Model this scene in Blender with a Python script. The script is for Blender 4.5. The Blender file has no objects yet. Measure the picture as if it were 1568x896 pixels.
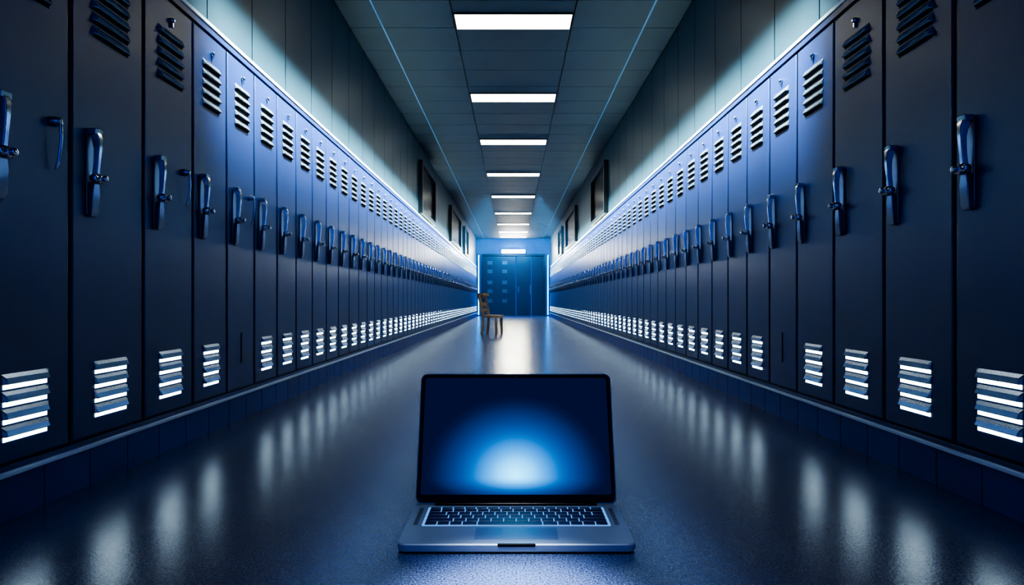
import bpy, bmesh, math, random
from mathutils import Vector, Matrix
random.seed(3)
S = bpy.context.scene
COL = S.collection
try:
    S.view_settings.view_transform = 'AgX'
    S.view_settings.look = 'AgX - High Contrast'
except Exception: pass

H = 0.633      # camera height
X = 1.45       # locker face
XW = 1.50      # upper wall
ZC = H + 2.5   # ceiling
YE = 26.5      # corridor end
YB = -1.2      # rear end (open)
ZP = 0.133     # plinth top
ZT = 1.95      # locker top

# ------------------------------------------------------------------ materials
def mat(name, col, rough=0.5, metal=0.0, var=0.0, vscale=4.0, bump=0.0, bscale=80.0,
        emis=None, estr=0.0, spec=0.5, coat=0.0, rvar=0.0, ior=1.5):
    m = bpy.data.materials.new(name); m.use_nodes = True
    nt = m.node_tree; b = nt.nodes['Principled BSDF']
    b.inputs['Base Color'].default_value = (*col, 1)
    b.inputs['Roughness'].default_value = rough
    b.inputs['Metallic'].default_value = metal
    b.inputs['Specular IOR Level'].default_value = spec
    b.inputs['Coat Weight'].default_value = coat
    b.inputs['IOR'].default_value = ior
    tc = nt.nodes.new('ShaderNodeTexCoord')
    n = nt.nodes.new('ShaderNodeTexNoise'); n.inputs['Scale'].default_value = vscale
    n.inputs['Detail'].default_value = 5
    nt.links.new(tc.outputs['Object'], n.inputs['Vector'])
    r = nt.nodes.new('ShaderNodeValToRGB')
    r.color_ramp.elements[0].position = 0.3; r.color_ramp.elements[1].position = 0.7
    r.color_ramp.elements[0].color = (*[c*(1-var) for c in col], 1)
    r.color_ramp.elements[1].color = (*[min(1, c*(1+var)) for c in col], 1)
    nt.links.new(n.outputs['Fac'], r.inputs['Fac'])
    nt.links.new(r.outputs['Color'], b.inputs['Base Color'])
    if rvar:
        mr = nt.nodes.new('ShaderNodeMapRange')
        mr.inputs['To Min'].default_value = rough - rvar; mr.inputs['To Max'].default_value = rough + rvar
        nt.links.new(n.outputs['Fac'], mr.inputs['Value']); nt.links.new(mr.outputs['Result'], b.inputs['Roughness'])
    if bump:
        n2 = nt.nodes.new('ShaderNodeTexNoise'); n2.inputs['Scale'].default_value = bscale
        n2.inputs['Detail'].default_value = 3
        nt.links.new(tc.outputs['Object'], n2.inputs['Vector'])
        bp = nt.nodes.new('ShaderNodeBump'); bp.inputs['Strength'].default_value = bump
        bp.inputs['Distance'].default_value = 0.01
        nt.links.new(n2.outputs['Fac'], bp.inputs['Height']); nt.links.new(bp.outputs['Normal'], b.inputs['Normal'])
    if emis:
        b.inputs['Emission Color'].default_value = (*emis, 1)
        b.inputs['Emission Strength'].default_value = estr
    return m

M_door = mat('locker_navy_paint', (0.009, 0.031, 0.140), 0.34, 0.0, 0.10, 2.0, 0.10, 260, rvar=0.03, spec=0.70, ior=1.55)
M_frame = mat('locker_frame_paint', (0.005, 0.013, 0.050), 0.35, 0.0, 0.1, 2.0)
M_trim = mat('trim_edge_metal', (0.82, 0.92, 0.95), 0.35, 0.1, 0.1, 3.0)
M_plinth = mat('plinth_tile', (0.014, 0.044, 0.24), 0.4, 0, 0.15, 3.0, 0.1, 120)
M_upper = mat('upper_wall_panel', (0.020, 0.055, 0.088), 0.42, 0, 0.12, 1.5, 0.1, 150)
M_dark = mat('dark_slot', (0.002, 0.003, 0.006), 0.7)
M_handle = mat('handle_chrome', (0.60, 0.62, 0.66), 0.2, 1.0, 0.1, 20)
M_lever = mat('handle_lever_steel', (0.28, 0.31, 0.38), 0.3, 1.0, 0.1, 20)
M_louv = mat('louvre_painted_metal', (0.40, 0.47, 0.55), 0.25, 0.7, 0.1, 20)
M_louvB = mat('louvre_polished_steel', (0.24, 0.30, 0.42), 0.25, 0.9, 0.05, 20)
M_slit = mat('locker_interior_light', (0.8, 0.9, 1.0), 0.5, emis=(0.68, 0.90, 1.0), estr=6.0)  # glow added in the bottom vent slits for bright vents and floor streaks
M_tile = mat('ceiling_tile', (0.015, 0.036, 0.068), 0.55, 0, 0.12, 3.0, 0.2, 120)
M_grid = mat('ceiling_grid', (0.006, 0.011, 0.018), 0.4, 0.3)
M_rail = mat('blue_led_rail', (0.25, 0.40, 0.60), 0.25, emis=(0.06, 0.30, 0.7), estr=0.25)  # ceiling rail with a blue glow added as soft fill
M_light = mat('light_diffuser', (0.9, 0.9, 0.85), 0.5, emis=(1.0, 0.97, 0.80), estr=10)
M_endfill = mat('exit_light_lens', (0.9, 0.9, 0.85), 0.5, emis=(0.97, 0.98, 0.86), estr=190)  # emitter of the added end light, strong for the floor streak
M_end = mat('end_wall_paint', (0.02, 0.10, 0.28), 0.45, 0, 0.1, 2.0)
M_enddoor = mat('end_door_paint', (0.008, 0.022, 0.048), 0.3, 0, 0.1, 2.0)
M_endlou = mat('end_door_louvre', (0.20, 0.34, 0.50), 0.3, 0.5)
M_wood = mat('chair_wood', (0.46, 0.27, 0.14), 0.4, 0, 0.3, 12)
M_glass = mat('window_dark_glass', (0.004, 0.006, 0.010), 0.25, 0, 0.1, spec=0.2)
M_wframe = mat('window_frame', (0.012, 0.018, 0.027), 0.4, 0.2)
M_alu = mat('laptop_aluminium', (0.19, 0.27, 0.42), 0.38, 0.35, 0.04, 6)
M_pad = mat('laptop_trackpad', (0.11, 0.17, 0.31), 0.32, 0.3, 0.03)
M_bezel = mat('laptop_bezel', (0.003, 0.003, 0.006), 0.2, spec=0.2)
M_key = mat('laptop_key', (0.012, 0.022, 0.080), 0.35, 0, 0.05, 10)
M_keyglow = mat('laptop_key_backlight', (0.05, 0.09, 0.18), 0.5, emis=(0.15, 0.42, 1.0), estr=0.8)
M_led = mat('blue_led_tube', (0.1, 0.4, 0.9), 0.4, emis=(0.05, 0.38, 1.0), estr=11)

# floor
def floor_mat():
    m = bpy.data.materials.new('floor_polished_terrazzo'); m.use_nodes = True
    nt = m.node_tree; b = nt.nodes['Principled BSDF']; L = nt.links
    tc = nt.nodes.new('ShaderNodeTexCoord')
    n = nt.nodes.new('ShaderNodeTexNoise'); n.inputs['Scale'].default_value = 220; n.inputs['Detail'].default_value = 4
    L.new(tc.outputs['Object'], n.inputs['Vector'])
    r = nt.nodes.new('ShaderNodeValToRGB'); e = r.color_ramp.elements
    e[0].position = 0.40; e[0].color = (0.008, 0.020, 0.090, 1)
    e[1].position = 0.60; e[1].color = (0.070, 0.110, 0.240, 1)
    L.new(n.outputs['Fac'], r.inputs['Fac']); L.new(r.outputs['Color'], b.inputs['Base Color'])
    n3 = nt.nodes.new('ShaderNodeTexNoise'); n3.inputs['Scale'].default_value = 1.3; n3.inputs['Detail'].default_value = 3
    L.new(tc.outputs['Object'], n3.inputs['Vector'])
    mr = nt.nodes.new('ShaderNodeMapRange'); mr.inputs['To Min'].default_value = 0.21; mr.inputs['To Max'].default_value = 0.24
    L.new(n3.outputs['Fac'], mr.inputs['Value']); L.new(mr.outputs['Result'], b.inputs['Roughness'])
    v = nt.nodes.new('ShaderNodeTexVoronoi'); v.inputs['Scale'].default_value = 150
    L.new(tc.outputs['Object'], v.inputs['Vector'])
    bp = nt.nodes.new('ShaderNodeBump'); bp.inputs['Strength'].default_value = 0.08; bp.inputs['Distance'].default_value = 0.002
    L.new(v.outputs['Distance'], bp.inputs['Height'])
    bp2 = nt.nodes.new('ShaderNodeBump'); bp2.inputs['Strength'].default_value = 0.10; bp2.inputs['Distance'].default_value = 0.002
    L.new(n.outputs['Fac'], bp2.inputs['Height']); L.new(bp.outputs['Normal'], bp2.inputs['Normal'])
    L.new(bp2.outputs['Normal'], b.inputs['Normal'])
    b.inputs['Specular IOR Level'].default_value = 1.0
    b.inputs['IOR'].default_value = 1.8
    return m
M_floor = floor_mat()

# ------------------------------------------------------------------ mesh builder
class MB:
    def __init__(s): s.v = []; s.f = []; s.m = []
    def add(s, vs, fs, mi=0):
        o = len(s.v); s.v += [tuple(v) for v in vs]
        for f in fs: s.f.append([i+o for i in f]); s.m.append(mi)
    def box(s, x0, x1, y0, y1, z0, z1, mi=0):
        vs = [(x0,y0,z0),(x1,y0,z0),(x1,y1,z0),(x0,y1,z0),(x0,y0,z1),(x1,y0,z1),(x1,y1,z1),(x0,y1,z1)]
        s.add(vs, [(0,3,2,1),(4,5,6,7),(0,1,5,4),(1,2,6,5),(2,3,7,6),(3,0,4,7)], mi)
    def loft(s, rings, mi=0, caps=True):
        n = len(rings[0]); vs = [p for r in rings for p in r]; fs = []
        for k in range(len(rings)-1):
            for i in range(n):
                j = (i+1) % n
                fs.append((k*n+i, k*n+j, (k+1)*n+j, (k+1)*n+i))
        if caps:
            fs.append(tuple(range(n))[::-1]); fs.append(tuple((len(rings)-1)*n+i for i in range(n)))
        s.add(vs, fs, mi)
    def build(s, name, mats, parent=None, bevel=0, seg=2, smooth=False, xf=None):
        me = bpy.data.meshes.new(name)
        vs = [xf(v) for v in s.v] if xf else s.v
        me.from_pydata(vs, [], s.f)
        for m in mats: me.materials.append(m)
        me.polygons.foreach_set('material_index', s.m)
        bm = bmesh.new(); bm.from_mesh(me); bmesh.ops.recalc_face_normals(bm, faces=bm.faces); bm.to_mesh(me); bm.free()
        ob = bpy.data.objects.new(name, me); COL.objects.link(ob)
        if parent: ob.parent = parent
        if bevel:
            b = ob.modifiers.new('bevel', 'BEVEL'); b.width = bevel; b.segments = seg; b.limit_method = 'ANGLE'
            b.angle_limit = math.radians(40)
        if smooth or bevel:
            for p in me.polygons: p.use_smooth = True
            try:
                me.set_sharp_from_angle(angle=math.radians(40))
            except Exception: pass
        return ob
def empty(name, loc=(0,0,0)):
    e = bpy.data.objects.new(name, None); e.location = loc; COL.objects.link(e); e.empty_display_size = 0.1; return e

# ------------------------------------------------------------------ shell
b = MB(); b.box(-XW-0.6, XW+0.6, YB, YE+2.6, -0.1, 0.0); b.build('floor', [M_floor])
# ceiling: slab + tiles, with openings left for fixtures (fixtures hang flush below slab)
b = MB(); b.box(-XW-0.1, XW+0.1, YB, YE+0.1, ZC+0.012, ZC+0.1, 0)
xs = [-XW, -1.19, -0.53, 0.53, 1.19, XW]
light_y = [5.84, 8.04, 10.29, 12.95, 15.7, 18.7, 21.4, 23.8, 25.7]
y = -1.16
rows = []
while y < YE: rows.append(y); y += 0.55
for i in range(5):
    for k, yy in enumerate(rows):
        y1 = min(yy+0.55, YE)
        x0, x1 = xs[i]+0.006, xs[i+1]-0.006
        if i == 2:
            segs = [(yy+0.004, y1-0.004)]
            for ly in light_y:
                a, c = ly-0.17, ly+0.17; ns = []
                for (p, q) in segs:
                    if c <= p or a >= q: ns.append((p, q)); continue
                    if a-p > 0.01: ns.append((p, a))
                    if q-c > 0.01: ns.append((c, q))
                segs = ns
        else: segs = [(yy+0.004, y1-0.004)]
        for (p, q) in segs: b.box(x0, x1, p, q, ZC, ZC+0.012, 1)
b.build('ceiling', [M_grid, M_tile])
b = MB()
for sx in (-1.19, 1.19): b.box(sx-0.006, sx+0.006, YB, YE, ZC-0.008, ZC+0.002)
b.build('trim_1', [M_rail])

for i, ly in enumerate(light_y):
    e = empty('ceiling_light_panel', (0, ly, ZC))
    f = MB()
    w, d = 0.525, 0.165
    f.box(-w, w, -d, -d+0.012, -0.012, 0.010); f.box(-w, w, d-0.012, d, -0.012, 0.010)
    f.box(-w, -w+0.012, -d+0.012, d-0.012, -0.012, 0.010); f.box(w-0.012, w, -d+0.012, d-0.012, -0.012, 0.010)
    f.build('frame', [M_wframe], e)
    g = MB(); g.box(-w+0.012, w-0.012, -d+0.012, d-0.012, -0.010, 0.008); g.build('diffuser', [M_light], e)

for side, nm in ((-1, 'left'), (1, 'right')):
    b = MB()
    # core wall
    b.box(XW+0.012, XW+0.15, YB, YE+0.1, ZT+0.0, ZC+0.1, 0)
    yy = 0.45 - 0.55*3; k = 0
    while yy < YE:
        y1 = min(yy+0.55, YE)
        b.box(XW, XW+0.012, max(yy+0.005, YB), y1-0.005, ZT, ZC, 1)
        yy += 0.55
    b.build('wall_'+nm, [M_frame, M_upper], xf=lambda v, s=side: (s*v[0], v[1], v[2]))
    # windows / notice frames on the upper wall
    k = 1
    for (a, c) in ((10.3, 12.1), (15.2, 18.0), (19.5, 21.0)):
        e = empty('window_%d' % (k if side < 0 else k+3)); k += 1
        z0, z1 = ZT+0.06, H+2.22
        f = MB()
        f.box(XW-0.07, XW, a, a+0.06, z0, z1); f.box(XW-0.07, XW, c-0.06, c, z0, z1)
        f.box(XW-0.07, XW, a+0.06, c-0.06, z1-0.06, z1); f.box(XW-0.07, XW, a+0.06, c-0.06, z0, z0+0.06)
        f.build('frame', [M_wframe], e, xf=lambda v, s=side: (s*v[0], v[1], v[2]))
        f = MB(); f.box(XW-0.02, XW, a+0.06, c-0.06, z0+0.06, z1-0.06)
        f.build('pane', [M_glass], e, xf=lambda v, s=side: (s*v[0], v[1], v[2]))

# ------------------------------------------------------------------ lockers
def seams(side):
    if side < 0: s = [1.33, 1.735, 2.139, 2.56, 2.955, 3.305]
    else: s = [1.33, 1.74, 2.148, 2.555, 2.955, 3.34]
    st = 0.352 if side < 0 else 0.357
    while s[-1]+st < YE-0.35: s.append(s[-1]+st)
    pre = []
    y = s[0]
    while y-0.4 > YB: y -= 0.4; pre.append(y)
    return pre[::-1]+s

def handle(hb, y):
    # hb coords: x = protrusion p (toward corridor), later mapped
    hb.box(0, 0.005, y-0.019, y+0.019, 0.925, 1.205, 1)          # back plate
    prof = [(1.215, 0.010, 0.030, 0.015), (1.190, 0.014, 0.040, 0.015), (1.150, 0.022, 0.040, 0.012),
            (1.100, 0.020, 0.035, 0.011), (1.060, 0.016, 0.031, 0.012), (1.035, 0.012, 0.030, 0.015)]
    rings = []
    for (z, p0, p1, hw) in prof:
        rings.append([(p0, y-hw, z), (p1, y-hw*0.75, z), (p1, y+hw*0.75, z), (p0, y+hw, z)])
    hb.loft(rings, 0)
    # top mounting cap
    hb.box(0.004, 0.034, y-0.020, y+0.020, 1.198, 1.218, 0)
    # pivot barrel (axis y)
    rings = []
    for (yy, r) in ((-0.030, 0.008), (-0.027, 0.013), (-0.012, 0.013), (-0.010, 0.018), (0.010, 0.018), (0.012, 0.013), (0.027, 0.013), (0.030, 0.008)):
        rings.append([(0.030+r*math.cos(t*math.pi/6), y+yy, 1.048+r*math.sin(t*math.pi/6)) for t in range(12)])
    hb.loft(rings, 0)
    # knob on the front
    rings = []
    for (pp, r) in ((0.040, 0.008), (0.050, 0.008), (0.053, 0.012), (0.060, 0.012), (0.063, 0.007)):
        rings.append([(pp, y+r*math.cos(t*math.pi/5), 1.048+r*math.sin(t*math.pi/5)) for t in range(10)])
    hb.loft(rings, 0)
    # lower lever plate
    rings = []
    for (z, p0, p1, hw) in ((1.035, 0.010, 0.026, 0.014), (1.000, 0.008, 0.026, 0.019), (0.935, 0.006, 0.022, 0.019), (0.918, 0.005, 0.016, 0.015)):
        rings.append([(p0, y-hw, z), (p1, y-hw, z), (p1, y+hw, z), (p0, y+hw, z)])
    hb.loft(rings, 1)

def hook(hb, y, z):
    # slim key-lock with a drop bar
    rings = []
    for (pp, r) in ((0, 0.016), (0.012, 0.016), (0.020, 0.012), (0.030, 0.010)):
        rings.append([(pp, y+r*math.cos(t*math.pi/6), z+r*math.sin(t*math.pi/6)) for t in range(12)])
    hb.loft(rings, 0)
    rings = []
    for (zz, p) in ((z+0.004, 0.026), (z-0.05, 0.030), (z-0.12, 0.022), (z-0.15, 0.014)):
        rings.append([(p+0.005*math.cos(t*math.pi/3), y+0.006*math.sin(t*math.pi/3), zz) for t in range(6)])
    hb.loft(rings, 0)

def peg(hb, y, z):
    rings = []
    for (pp, r) in ((0, 0.011), (0.010, 0.011), (0.016, 0.006)):
        rings.append([(pp, y+r*math.cos(t*math.pi/6), z+r*math.sin(t*math.pi/6)) for t in range(12)])
    hb.loft(rings, 0)
    hb.box(0.0, 0.010, y-0.005, y+0.005, z-0.03, z, 0)

def louvre(lb, db, yc, w, z, h=0.034, p=0.021, mi=0):
    # slot under a pressed hood; bottom vents get an added glowing strip
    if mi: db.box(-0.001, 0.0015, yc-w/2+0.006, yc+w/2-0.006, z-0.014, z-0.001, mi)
    else: db.box(-0.001, 0.0015, yc-w/2+0.004, yc+w/2-0.004, z-0.010, z+0.003, 0)
    hw = w/2
    rings = []
    for (t, dy) in ((-1, 0), (-0.9, 1), (0.9, 1), (1, 0)):
        yy = yc+t*hw
        if dy == 0:
            rings.append([(0.0, yy, z+h), (0.002, yy, z+h*0.8), (0.004, yy, z+0.003), (0.0, yy, z)])
        else:
            rings.append([(0.0, yy, z+h), (p*0.55, yy, z+h*0.62), (p, yy, z+0.004), (p-0.004, yy, z)])
    lb.loft(rings, 0)

for side in (-1, 1):
    xf = lambda v, s=side: (s*(X-v[0]), v[1], v[2])
    root = empty('locker_bank')
    sm = seams(side)
    body = MB(); doors = MB(); hnd = MB(); lt = MB(); lbm = MB(); slots = MB()
    y0, y1 = sm[0], sm[-1]
    body.box(-0.45, -0.014, y0, y1, ZP, ZT-0.0, 0)
    pv = sm[0]
    for i in range(len(sm)-1):
        a, c = sm[i], sm[i+1]
        g = 0.009
        ZD0, ZD1 = ZP+0.035, ZT-0.055
        doors.box(-0.014, 0.0, a+g, c-g, ZD0, ZD1)
        yc = (a+c)/2; w = (c-a)
        near = (side < 0)
        yh = yc-0.105*w/0.38 if near else yc+0.115*w/0.38
        special = (abs(a-3.305) < 0.01 and side < 0) or (abs(a-3.34) < 0.01 and side > 0)
        handle(hnd, yh)
        if side < 0 and any(abs(a-q) < .01 for q in (1.735, 2.56, 3.305)):
            hook(hnd, yc+0.115*w/0.40, 1.195)
        vw = 0.180*w/0.39
        zt0 = H+0.92
        for q in range(5): louvre(lt, slots, yc+0.005, vw*1.08, zt0+q*0.046, 0.030, 0.016)
        peg(hnd, yc+0.01, H+1.185)
        if not special:
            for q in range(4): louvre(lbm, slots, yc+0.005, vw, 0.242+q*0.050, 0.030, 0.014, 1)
        else:
            slots.box(-0.001, 0.003, yc-0.004, yc+0.004, 0.30, 0.46)
    # top and bottom rails of the bank
    rail = MB()
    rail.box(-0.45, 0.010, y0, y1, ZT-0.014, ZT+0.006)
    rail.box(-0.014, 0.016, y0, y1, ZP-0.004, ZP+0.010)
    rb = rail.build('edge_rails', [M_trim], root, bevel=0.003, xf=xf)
    top = MB(); top.box(-0.014, 0.004, y0, y1, ZT-0.045, ZT-0.014); top.box(-0.014, 0.003, y0, y1, ZP+0.010, ZP+0.026)
    top.build('face_rails', [M_door], root, bevel=0.002, xf=xf)
    body.build('carcass', [M_frame], root, xf=xf)
    doors.build('doors', [M_door], root, bevel=0.005, seg=3, xf=xf)
    hnd.build('handles', [M_handle, M_lever], root, bevel=0.002, seg=2, xf=xf)
    lt.build('top_louvres', [M_louv], root, xf=xf)
    lbm.build('bottom_louvres', [M_louvB], root, xf=xf)
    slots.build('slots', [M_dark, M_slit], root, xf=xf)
    # plinth tiles
    pl = MB(); pl.box(-0.45, -0.012, YB, YE, 0.0, ZP-0.004, 1)
    y = 2.02-0.218*14
    while y < YE:
        pl.box(-0.012, 0.0, max(y+0.003, YB), min(y+0.215, YE), 0.0, ZP-0.006, 0); y += 0.218
    pl.build('baseboard_'+('left' if side < 0 else 'right'), [M_plinth, M_dark], bevel=0, xf=xf)

# ------------------------------------------------------------------ end wall
b = MB()
DW = 1.30; DZ = H+1.88
b.box(-XW-0.5, -DW, YE, YE+0.15, 0, ZC+0.1); b.box(DW, XW+0.5, YE, YE+0.15, 0, ZC+0.1)
b.box(-DW, DW, YE, YE+0.15, DZ, ZC+0.1)
b.build('wall_back', [M_end])
e = empty('door_1')
f = MB()
f.box(-DW, -DW+0.07, YE-0.04, YE+0.12, 0, DZ); f.box(DW-0.07, DW, YE-0.04, YE+0.12, 0, DZ)
f.box(-DW+0.07, DW-0.07, YE-0.04, YE+0.12, DZ-0.08, DZ)
f.build('frame', [M_wframe], e, bevel=0.005)
f = MB()
f.box(-DW+0.07, 0.10, YE+0.04, YE+0.10, 0.01, DZ-0.08)
f.box(0.12, 0.72, YE+0.05, YE+0.10, 0.01, DZ-0.08)
f.box(0.74, DW-0.07, YE+0.04, YE+0.10, 0.01, DZ-0.08)
f.build('leaves', [M_enddoor], e, bevel=0.006)
f = MB()
for cx in (-0.95, -0.35):
    for z in (0.55, 0.95, 1.30, 1.75, 2.10):
        for q in range(3): f.box(cx-0.10, cx+0.10, YE+0.025, YE+0.045, z+q*0.05, z+q*0.05+0.018)
f.box(0.68, 0.70, YE, YE+0.05, 0.9, 1.25); f.box(0.20, 0.22, YE+0.0, YE+0.05, 0.95, 1.2)
f.build('vents_and_pulls', [M_endlou], e)
for s in (-1, 1):
    e = empty('led_tube', (s*1.40, YE-0.12, 0.0))
    f = MB(); rr = []
    for z, r in ((0.05, 0.012), (0.06, 0.02), (2.45, 0.02), (2.46, 0.012)):
        rr.append([(r*math.cos(t*math.pi/6), r*math.sin(t*math.pi/6), z) for t in range(12)])
    f.loft(rr); f.build('tube', [M_led], e, smooth=True)
    f = MB(); f.box(-0.03, 0.03, 0.02, 0.12, 0.0, 2.5); f.build('mount', [M_wframe], e)
e = empty('exit_light_fixture', (0, YE-0.052, DZ+0.10))  # made-up fixture over the door, added for the bright streak on the floor
f = MB(); f.box(-0.50, 0.50, 0.0, 0.052, -0.10, 0.09); f.build('housing', [M_wframe], e)
f = MB(); f.box(-0.47, 0.47, -0.02, 0.0, -0.065, 0.065); f.build('lens', [M_endfill], e)

# ------------------------------------------------------------------ chair (side view, faces right)
ch = empty('wooden_chair', (-0.42, 12.4, 0))
c = MB()
def bar(p, q, w, d):
    p = Vector(p); q = Vector(q)
    c.loft([[(p.x-w, p.y-d, p.z), (p.x+w, p.y-d, p.z), (p.x+w, p.y+d, p.z), (p.x-w, p.y+d, p.z)],
            [(q.x-w, q.y-d, q.z), (q.x+w, q.y-d, q.z), (q.x+w, q.y+d, q.z), (q.x-w, q.y+d, q.z)]])
for sy in (-0.17, 0.17):
    bar((0.16, sy, 0), (0.15, sy, 0.31), 0.020, 0.020)          # front legs
    bar((-0.13, sy, 0), (-0.10, sy, 0.31), 0.020, 0.020)         # back legs
    bar((-0.10, sy, 0.31), (-0.19, sy, 0.76), 0.024, 0.020)      # back posts
    bar((-0.12, sy, 0.12), (0.155, sy, 0.14), 0.008, 0.008)
c.box(-0.13, 0.19, -0.19, 0.19, 0.305, 0.355)
for (z, x) in ((0.70, -0.178), (0.56, -0.150), (0.44, -0.126)):
    c.box(x-0.010, x+0.012, -0.17, 0.17, z-0.03, z+0.035)
c.box(-0.22, -0.10, -0.19, 0.19, 0.72, 0.770)
c.build('frame_seat_back', [M_wood], ch, bevel=0.004)
ch.rotation_euler = (0, 0, math.radians(-16))

# ------------------------------------------------------------------ laptop
def rrect(w, d, r, n=6):
    pts = []
    for cx, cy, a0 in ((w/2-r, d/2-r, 0), (-w/2+r, d/2-r, 90), (-w/2+r, -d/2+r, 180), (w/2-r, -d/2+r, 270)):
        for k in range(n+1):
            a = math.radians(a0+90*k/n); pts.append((cx+r*math.cos(a), cy+r*math.sin(a)))
    return pts
def slab(mb, w, d, r, z0, z1, e=0.003, cx=0, cy=0, mi=0):
    rings = []
    for (z, o) in ((z0, e), (z0+e, 0), (z1-e, 0), (z1, e)):
        rings.append([(x+cx, y+cy, z) for x, y in rrect(w-2*o, d-2*o, max(r-o, 0.0005))])
    mb.loft(rings, mi)
YF, YH = 1.628, 1.945
LW = 0.600; LD = YH-YF
lap = empty('laptop', (0.008, (YF+YH)/2, 0))
m = MB(); slab(m, LW, LD, 0.022, 0.004, 0.025, 0.003); m.build('base', [M_alu], lap, smooth=True)
m = MB()
for sx in (-0.24, 0.24):
    for sy in (-0.11, 0.11): slab(m, 0.04, 0.02, 0.008, 0.0, 0.006, 0.001, sx, sy)
m.build('feet', [M_bezel], lap)
m = MB(); slab(m, 0.095, 0.006, 0.002, 0.0175, 0.0255, 0.001, 0, -LD/2+0.002); m.build('thumb_notch', [M_bezel], lap)
# keyboard well
kw, kd = 0.50, 0.150
ky = 0.052
m = MB(); slab(m, kw+0.012, kd+0.010, 0.006, 0.0245, 0.0256, 0.0003, 0, ky); m.build('keyboard_well', [M_keyglow], lap)
m = MB()
rows_ = [(15, 0.62), (14, 1), (14, 1), (13, 1), (12, 1), (0, 1)]
tot = sum(h for _, h in rows_); yy = ky+kd/2
for ri, (n, hh) in enumerate(rows_):
    rh = kd*hh/tot; g = 0.0035
    if n:
        ws = [1.0]*n
        if ri == 1: ws[-1] = 1.5
        if ri == 2: ws[0] = 1.5
        if ri == 3: ws[0] = 1.75; ws[-1] = 1.75
        if ri == 4: ws[0] = 2.2; ws[-1] = 2.2
    else: ws = [1, 1, 1, 1.2, 5.2, 1.2, 1, 1, 1, 1]
    t = sum(ws); x = -kw/2
    for w_ in ws:
        kk = kw*w_/t
        slab(m, kk-g, rh-g, 0.0025, 0.0257, 0.0275, 0.0006, x+kk/2, yy-rh/2); x += kk
    yy -= rh
m.build('keys', [M_key], lap, smooth=True)
m = MB(); slab(m, 0.215, 0.088, 0.006, 0.0248, 0.0256, 0.0002, 0, -0.100+0.026-0.012); m.build('trackpad', [M_pad], lap)
# speaker grilles
m = MB()
for sx in (-1, 1):
    for k in range(18): m.box(sx*0.274-0.006, sx*0.274+0.006, ky-0.07+k*0.008, ky-0.067+k*0.008, 0.0250, 0.0254)
m.build('speaker_grilles', [M_bezel], lap)
# hinge
m = MB(); rr = []
for xx in (-0.24, 0.24):
    rr.append([(xx, LD/2-0.004+0.008*math.cos(t*math.pi/6), 0.025+0.008*math.sin(t*math.pi/6)) for t in range(12)])
m.loft(rr); m.build('hinge', [M_bezel], lap, smooth=True)
# lid
lean = math.atan2(0.135, 0.375); LH = 0.395
lid = bpy.data.objects.new('lid', None); COL.objects.link(lid); lid.parent = lap
lid.location = (0, LD/2-0.004, 0.028); lid.rotation_euler = (math.radians(90)-lean, 0, 0)
# local: x width, y up the lid, z toward the viewer
m = MB(); slab(m, LW, LH, 0.020, -0.010, 0.0, 0.002, 0, LH/2); m.build('lid_shell', [M_alu], lid, smooth=True)
m = MB(); slab(m, LW-0.006, LH-0.006, 0.018, -0.0005, 0.0012, 0.0004, 0, LH/2); m.build('bezel', [M_bezel], lid, smooth=True)
SW, SH = LW-0.030, LH-0.040
m = MB(); slab(m, SW, SH, 0.006, 0.0010, 0.0018, 0.0002, 0, 0)
sc = m.build('screen', [], lid); sc.location = (0, LH/2+0.006, 0)
def screen_mat():
    mt = bpy.data.materials.new('screen_glow_wallpaper'); mt.use_nodes = True
    nt = mt.node_tree; bs = nt.nodes['Principled BSDF']; L = nt.links
    bs.inputs['Base Color'].default_value = (0.002, 0.003, 0.008, 1); bs.inputs['Roughness'].default_value = 0.18
    bs.inputs['Specular IOR Level'].default_value = 0.2
    tc = nt.nodes.new('ShaderNodeTexCoord'); mp = nt.nodes.new('ShaderNodeMapping')
    mp.vector_type = 'TEXTURE'
    mp.inputs['Location'].default_value = (0, -0.125, 0)
    mp.inputs['Scale'].default_value = (0.28, 0.25, 1.0)
    L.new(tc.outputs['Object'], mp.inputs['Vector'])
    sep = nt.nodes.new('ShaderNodeSeparateXYZ'); L.new(mp.outputs['Vector'], sep.inputs[0])
    cmb = nt.nodes.new('ShaderNodeCombineXYZ'); L.new(sep.outputs[0], cmb.inputs[0])
    # squash the lower half so the glow pools on the bottom edge
    mn = nt.nodes.new('ShaderNodeMath'); mn.operation = 'MINIMUM'; mn.inputs[1].default_value = 0; L.new(sep.outputs[1], mn.inputs[0])
    mu = nt.nodes.new('ShaderNodeMath'); mu.operation = 'MULTIPLY_ADD'; mu.inputs[1].default_value = 2.0
    L.new(mn.outputs[0], mu.inputs[0]); L.new(sep.outputs[1], mu.inputs[2]); L.new(mu.outputs[0], cmb.inputs[1])
    ln = nt.nodes.new('ShaderNodeVectorMath'); ln.operation = 'LENGTH'; L.new(cmb.outputs[0], ln.inputs[0])
    r = nt.nodes.new('ShaderNodeValToRGB'); r.color_ramp.interpolation = 'B_SPLINE'
    e = r.color_ramp.elements
    e[0].position = 0.0; e[0].color = (0.10, 0.68, 1.0, 1)
    e[1].position = 1.0; e[1].color = (0.002, 0.003, 0.014, 1)
    for p, cc in ((0.12, (0.07, 0.48, 0.85, 1)), (0.28, (0.016, 0.18, 0.48, 1)), (0.50, (0.004, 0.038, 0.16, 1)), (0.80, (0.002, 0.008, 0.045, 1))):
        q = e.new(p); q.color = cc
    L.new(ln.outputs['Value'], r.inputs['Fac'])
    L.new(r.outputs['Color'], bs.inputs['Emission Color']); bs.inputs['Emission Strength'].default_value = 2.8
    return mt
sc.data.materials.append(screen_mat())
m = MB(); rr = []
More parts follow.
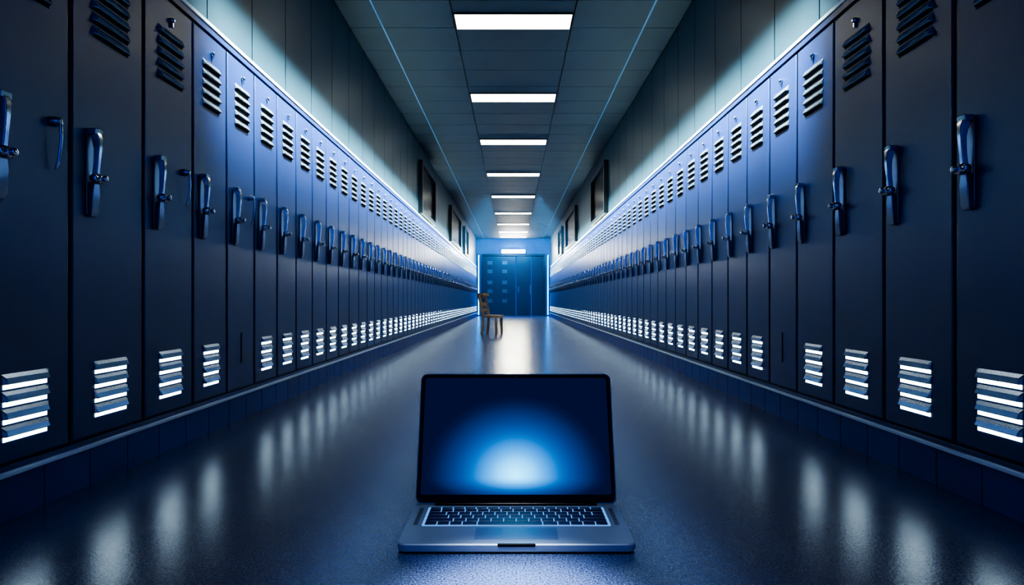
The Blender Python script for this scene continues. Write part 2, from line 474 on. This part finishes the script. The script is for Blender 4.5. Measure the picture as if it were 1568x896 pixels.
for zz, r_ in ((0.001, 0.0025), (0.0022, 0.002)): rr.append([(r_*math.cos(t*math.pi/5), LH-0.009+r_*math.sin(t*math.pi/5), zz) for t in range(10)])
m.loft(rr); m.build('webcam', [M_pad], lid)

# ------------------------------------------------------------------ lights
def area(name, loc, rot, sx, sy, e, col, spread=180):
    l = bpy.data.lights.new(name, 'AREA'); l.shape = 'RECTANGLE'; l.size = sx; l.size_y = sy; l.energy = e; l.color = col
    l.spread = math.radians(spread)
    o = bpy.data.objects.new(name, l); o.location = loc; o.rotation_euler = rot; COL.objects.link(o); return o
area('blue_end_lamp', (0, YE-3.0, ZC-0.1), (math.radians(35), 0, 0), 1.6, 0.5, 280, (0.06, 0.42, 1.0))  # unseen fill added to turn the corridor end blue
def spot(name, loc, tgt, e, col, ang, blend=0.8, r=0.08):
    l = bpy.data.lights.new(name, 'SPOT'); l.energy = e; l.color = col; l.spot_size = math.radians(ang); l.spot_blend = blend; l.shadow_soft_size = r
    o = bpy.data.objects.new(name, l); o.location = loc
    o.rotation_euler = (Vector(tgt)-Vector(loc)).to_track_quat('-Z', 'Y').to_euler(); COL.objects.link(o)
spot('laptop_downlight', (0, 1.2, ZC-0.05), (0, 1.37, 0), 4500, (1.0, 0.95, 0.82), 11, 1.0)  # added spot for the warm glow on the floor before the laptop
spot('laptop_downlight', (0, 1.2, ZC-0.05), (0, 1.70, 0), 200, (0.9, 0.97, 1.0), 20, 1.0)  # second added spot, brightens the laptop deck
# unseen strip lights added under the ceiling to brighten the locker tops
for s in (-1, 1):
    y0, y1 = 3.2, 25.0
    p = Vector((s*0.56, (y0+y1)/2, ZC-0.04)); t = Vector((s*1.46, (y0+y1)/2, 1.86))
    zax = (p-t).normalized(); yax = Vector((0, 1, 0)); xax = yax.cross(zax).normalized()
    R = Matrix((xax, yax, zax)).transposed()
    area('wall_wash_lamp', p, R.to_euler(), 0.06, y1-y0, 720, (0.84, 1.0, 0.88), 25)

# scattering volume added for the blue glow at the corridor's far end
hz = MB(); hz.box(-X+0.08, X-0.08, 15.0, YE-0.2, 0.02, ZC-0.06)
ho = hz.build('dusty_air', [])
vm = bpy.data.materials.new('dusty_air_volume'); vm.use_nodes = True; nt = vm.node_tree
for n in list(nt.nodes):
    if n.type == 'BSDF_PRINCIPLED': nt.nodes.remove(n)
vs_ = nt.nodes.new('ShaderNodeVolumeScatter'); vs_.inputs['Color'].default_value = (0.12, 0.42, 1.0, 1)
vs_.inputs['Density'].default_value = 0.012; vs_.inputs['Anisotropy'].default_value = 0.35
nt.links.new(vs_.outputs[0], [n for n in nt.nodes if n.type == 'OUTPUT_MATERIAL'][0].inputs['Volume'])
ho.data.materials.append(vm)

w = bpy.data.worlds.new('world'); S.world = w; w.use_nodes = True
w.node_tree.nodes['Background'].inputs['Color'].default_value = (0.025, 0.10, 0.70, 1)
w.node_tree.nodes['Background'].inputs['Strength'].default_value = 1.1

# ------------------------------------------------------------------ camera
cam = bpy.data.cameras.new('camera'); co = bpy.data.objects.new('camera', cam); COL.objects.link(co)
co.location = (0, 0, H); co.rotation_euler = (math.radians(90), 0, 0)
cam.sensor_width = 36; cam.lens = 1000/1568*36; cam.shift_x = -2/1568; cam.shift_y = 12/1568
cam.clip_start = 0.02
S.camera = co
